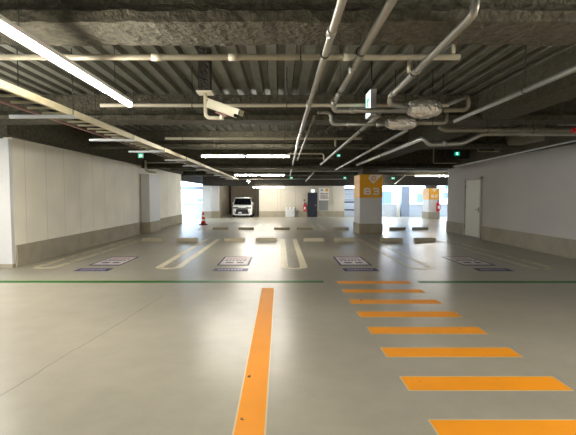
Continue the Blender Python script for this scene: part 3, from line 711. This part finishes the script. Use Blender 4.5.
# ------------------------------------------------------------------ car
CX, CY = -2.67, 29.2
t = thing('car', 'white boxy compact car parked in the dark recess', 'car', (CX, CY+1.5, 0))
def ring(y, hw, z0, z1, r=.07):
    pts = []
    for cx, cz, a0 in ((hw-r, z1-r, 0), (-hw+r, z1-r, 90), (-hw+r, z0+r, 180), (hw-r, z0+r, 270)):
        for i in range(4):
            a = math.radians(a0+i*30); pts.append((CX+cx+r*math.cos(a), CY+y, cz+r*math.sin(a)))
    return pts
body = MB().loft([ring(.0, .58, .2, .72), ring(.04, .66, .16, .78, .08), ring(.16, .69, .15, .81, .08), ring(.55, .70, .15, .86, .08), ring(2.7, .70, .15, .90, .08), ring(2.98, .68, .17, .88, .08), ring(3.05, .6, .22, .8, .07)], True).build('body', 'carw', t)
def trap(y0, w0, y1, w1, z0, z1, yb0, yb1):  # cabin: bottom z0 (front y0, rear yb0, half width w0), top z1
    lo = [(CX-w0, CY+y0, z0), (CX+w0, CY+y0, z0), (CX+w0, CY+yb0, z0), (CX-w0, CY+yb0, z0)]
    hi = [(CX-w1, CY+y1, z1), (CX+w1, CY+y1, z1), (CX+w1, CY+yb1, z1), (CX-w1, CY+yb1, z1)]
    return lo, hi
lo, hi = trap(.42, .68, .86, .585, .80, 1.34, 2.98, 2.86)
MB().loft([lo, hi]).build('cabin', 'carw', t)
hi2 = [(CX-.53, CY+1.0, 1.405), (CX+.53, CY+1.0, 1.405), (CX+.53, CY+2.7, 1.40), (CX-.53, CY+2.7, 1.40)]
hi3 = [(CX-.59, CY+.83, 1.335), (CX+.59, CY+.83, 1.335), (CX+.59, CY+2.88, 1.335), (CX-.59, CY+2.88, 1.335)]
hi4 = [(CX-.59, CY+.85, 1.365), (CX+.59, CY+.85, 1.365), (CX+.59, CY+2.87, 1.365), (CX-.59, CY+2.87, 1.365)]
MB().loft([hi3, hi4, hi2]).build('roof', 'carw', t)
fr = lambda u, s_: (CX+s_*(.66-.09*u), CY+.42+.44*u-.012, .80+.54*u)
MB().prism([fr(.14, -.97), fr(.14, .97), fr(.97, .97), fr(.97, -.97)], (0, -.006, 0)).build('windshield', 'glass', t)
for s_ in (-1, 1):
    sd = lambda y, u: (CX+s_*(.68-.095*u+.006), CY+y, .80+.54*u)
    for q in ([(.72, .16), (1.5, .16), (1.5, .92), (1.02, .92)], [(1.58, .16), (2.3, .16), (2.3, .92), (1.58, .92)], [(2.38, .16), (2.82, .16), (2.74, .92), (2.38, .92)]):
        MB().prism([sd(*c) for c in q], (s_*.004, 0, 0)).build('side_window', 'glass', t)
    mr = MB().box(CX+s_*.71-.05, CX+s_*.71+.05, CY+.72, CY+.8, .92, 1.04, .02).box(CX+s_*.67-.02, CX+s_*.67+.02, CY+.74, CY+.78, .88, .94).build('door_mirror', 'carw', t)
    hl = MB().box(CX+s_*.45-.18, CX+s_*.45+.18, CY-.024, CY+.06, .62, .72, .012).build('headlight', 'black', t)
    MB().box(CX+s_*.48-.06, CX+s_*.48+.06, CY-.03, CY-.023, .635, .665).build('lens', 'chrome', hl)
    MB().prism([(CX+s_*.40, CY-.03, .54), (CX+s_*.54, CY-.03, .58), (CX+s_*.61, CY-.03, .22), (CX+s_*.52, CY-.03, .22)], (0, .05, 0)).build('bumper_flank', 'carw', t)
    MB().box(CX+s_*.52-.025, CX+s_*.52+.025, CY-.045, CY-.031, .33, .42, .006).build('fog_lamp', 'black', t)
    for y in (.52, 2.5):
        wh = MB().cyl((CX+s_*.54, CY+y, .235), (CX+s_*.705, CY+y, .235), .235, 28).build('wheel', 'rubber', t)
        MB().cyl((CX+s_*.706, CY+y, .235), (CX+s_*.712, CY+y, .235), .15, 20).build('rim', 'chrome', wh)
MB().box(CX-.27, CX+.27, CY-.024, CY+.03, .61, .675, .006).build('upper_grille', 'black', t)
MB().prism([(CX-.40, CY-.022, .59), (CX+.40, CY-.022, .59), (CX+.50, CY-.022, .22), (CX-.50, CY-.022, .22)], (0, .05, 0)).build('lower_grille', 'black', t)
MB().box(CX-.5, CX+.5, CY-.03, CY+.04, .575, .6).build('chrome_bar', 'chrome', t)
MB().box(CX-.56, CX+.56, CY-.035, CY+.04, .15, .235, .02).build('bumper_lip', 'carw', t)
MB().box(CX-.26, CX-.02, CY-.042, CY-.023, .27, .38, .004).build('number_plate', 'sheet', t)
MB().cyl((CX, CY-.024, .645), (CX, CY-.034, .645), .035, 16).build('badge', 'chrome', t)
for s_ in (-1, 1): MB().sweep([(CX+s_*.1, CY+.44, .865), (CX+s_*.1-.28, CY+.47, .9)], .008, 6).build('wiper', 'black', t)

# ------------------------------------------------------------------ outside
def building(label, x0, x1, y, h, wins):
    t = thing('outside_building', label, 'building', ((x0+x1)/2, y+4, -6))
    box(x0, x1, y, y+8, -6, h).build('wall', 'facade', t)
    for a, b, z0, z1 in wins: box(a, b, y-.06, y-.005, z0, z1).build('window', 'bluewin', t)
building('white building with blue windows seen beyond the far parapet', 8, 44, 56, 9, [(11.6, 12.5, .5, 1.6), (13.6, 15.0, .3, 2.1), (18.4, 19.6, .6, 1.9), (22.0, 23.8, 1.2, 2.0), (22.4, 24.2, -1.2, -.6), (13.8, 15.4, -1.3, -.9)])
building('white building with small blue marks seen through cone-side opening', -40, -5, 56, 9, [(-11.1, -10.4, .75, 1.15), (-10.95, -10.6, .05, .35), (-11.2, -10.4, -.85, -.45)])
struct('ground_outside', box(-60, 60, 36.1, 70, -6.3, -6.05), 'parapet')

# ------------------------------------------------------------------ light, camera
w = bpy.data.worlds.new('World'); SC.world = w; w.use_nodes = True
bg = w.node_tree.nodes['Background']; bg.inputs['Color'].default_value = (.72, .86, 1, 1); bg.inputs['Strength'].default_value = 4.5
cam = bpy.data.cameras.new('Camera'); co = bpy.data.objects.new('Camera', cam); COL.objects.link(co)
co.location = (0, 0, 1.5); co.rotation_euler = (PI/2-math.atan(21.5/416), 0, 0)
cam.sensor_fit = 'HORIZONTAL'; cam.sensor_width = 36; cam.lens = 36*416/576; cam.shift_x = 8/576; cam.clip_end = 300; cam.clip_start = .05
SC.camera = co
vs = SC.view_settings; vs.view_transform = 'Standard'; vs.look = 'None'; vs.gamma = 1; vs.use_curve_mapping = False; vs.exposure = 1.0
SC.cycles.max_bounces = 8; SC.cycles.diffuse_bounces = 5
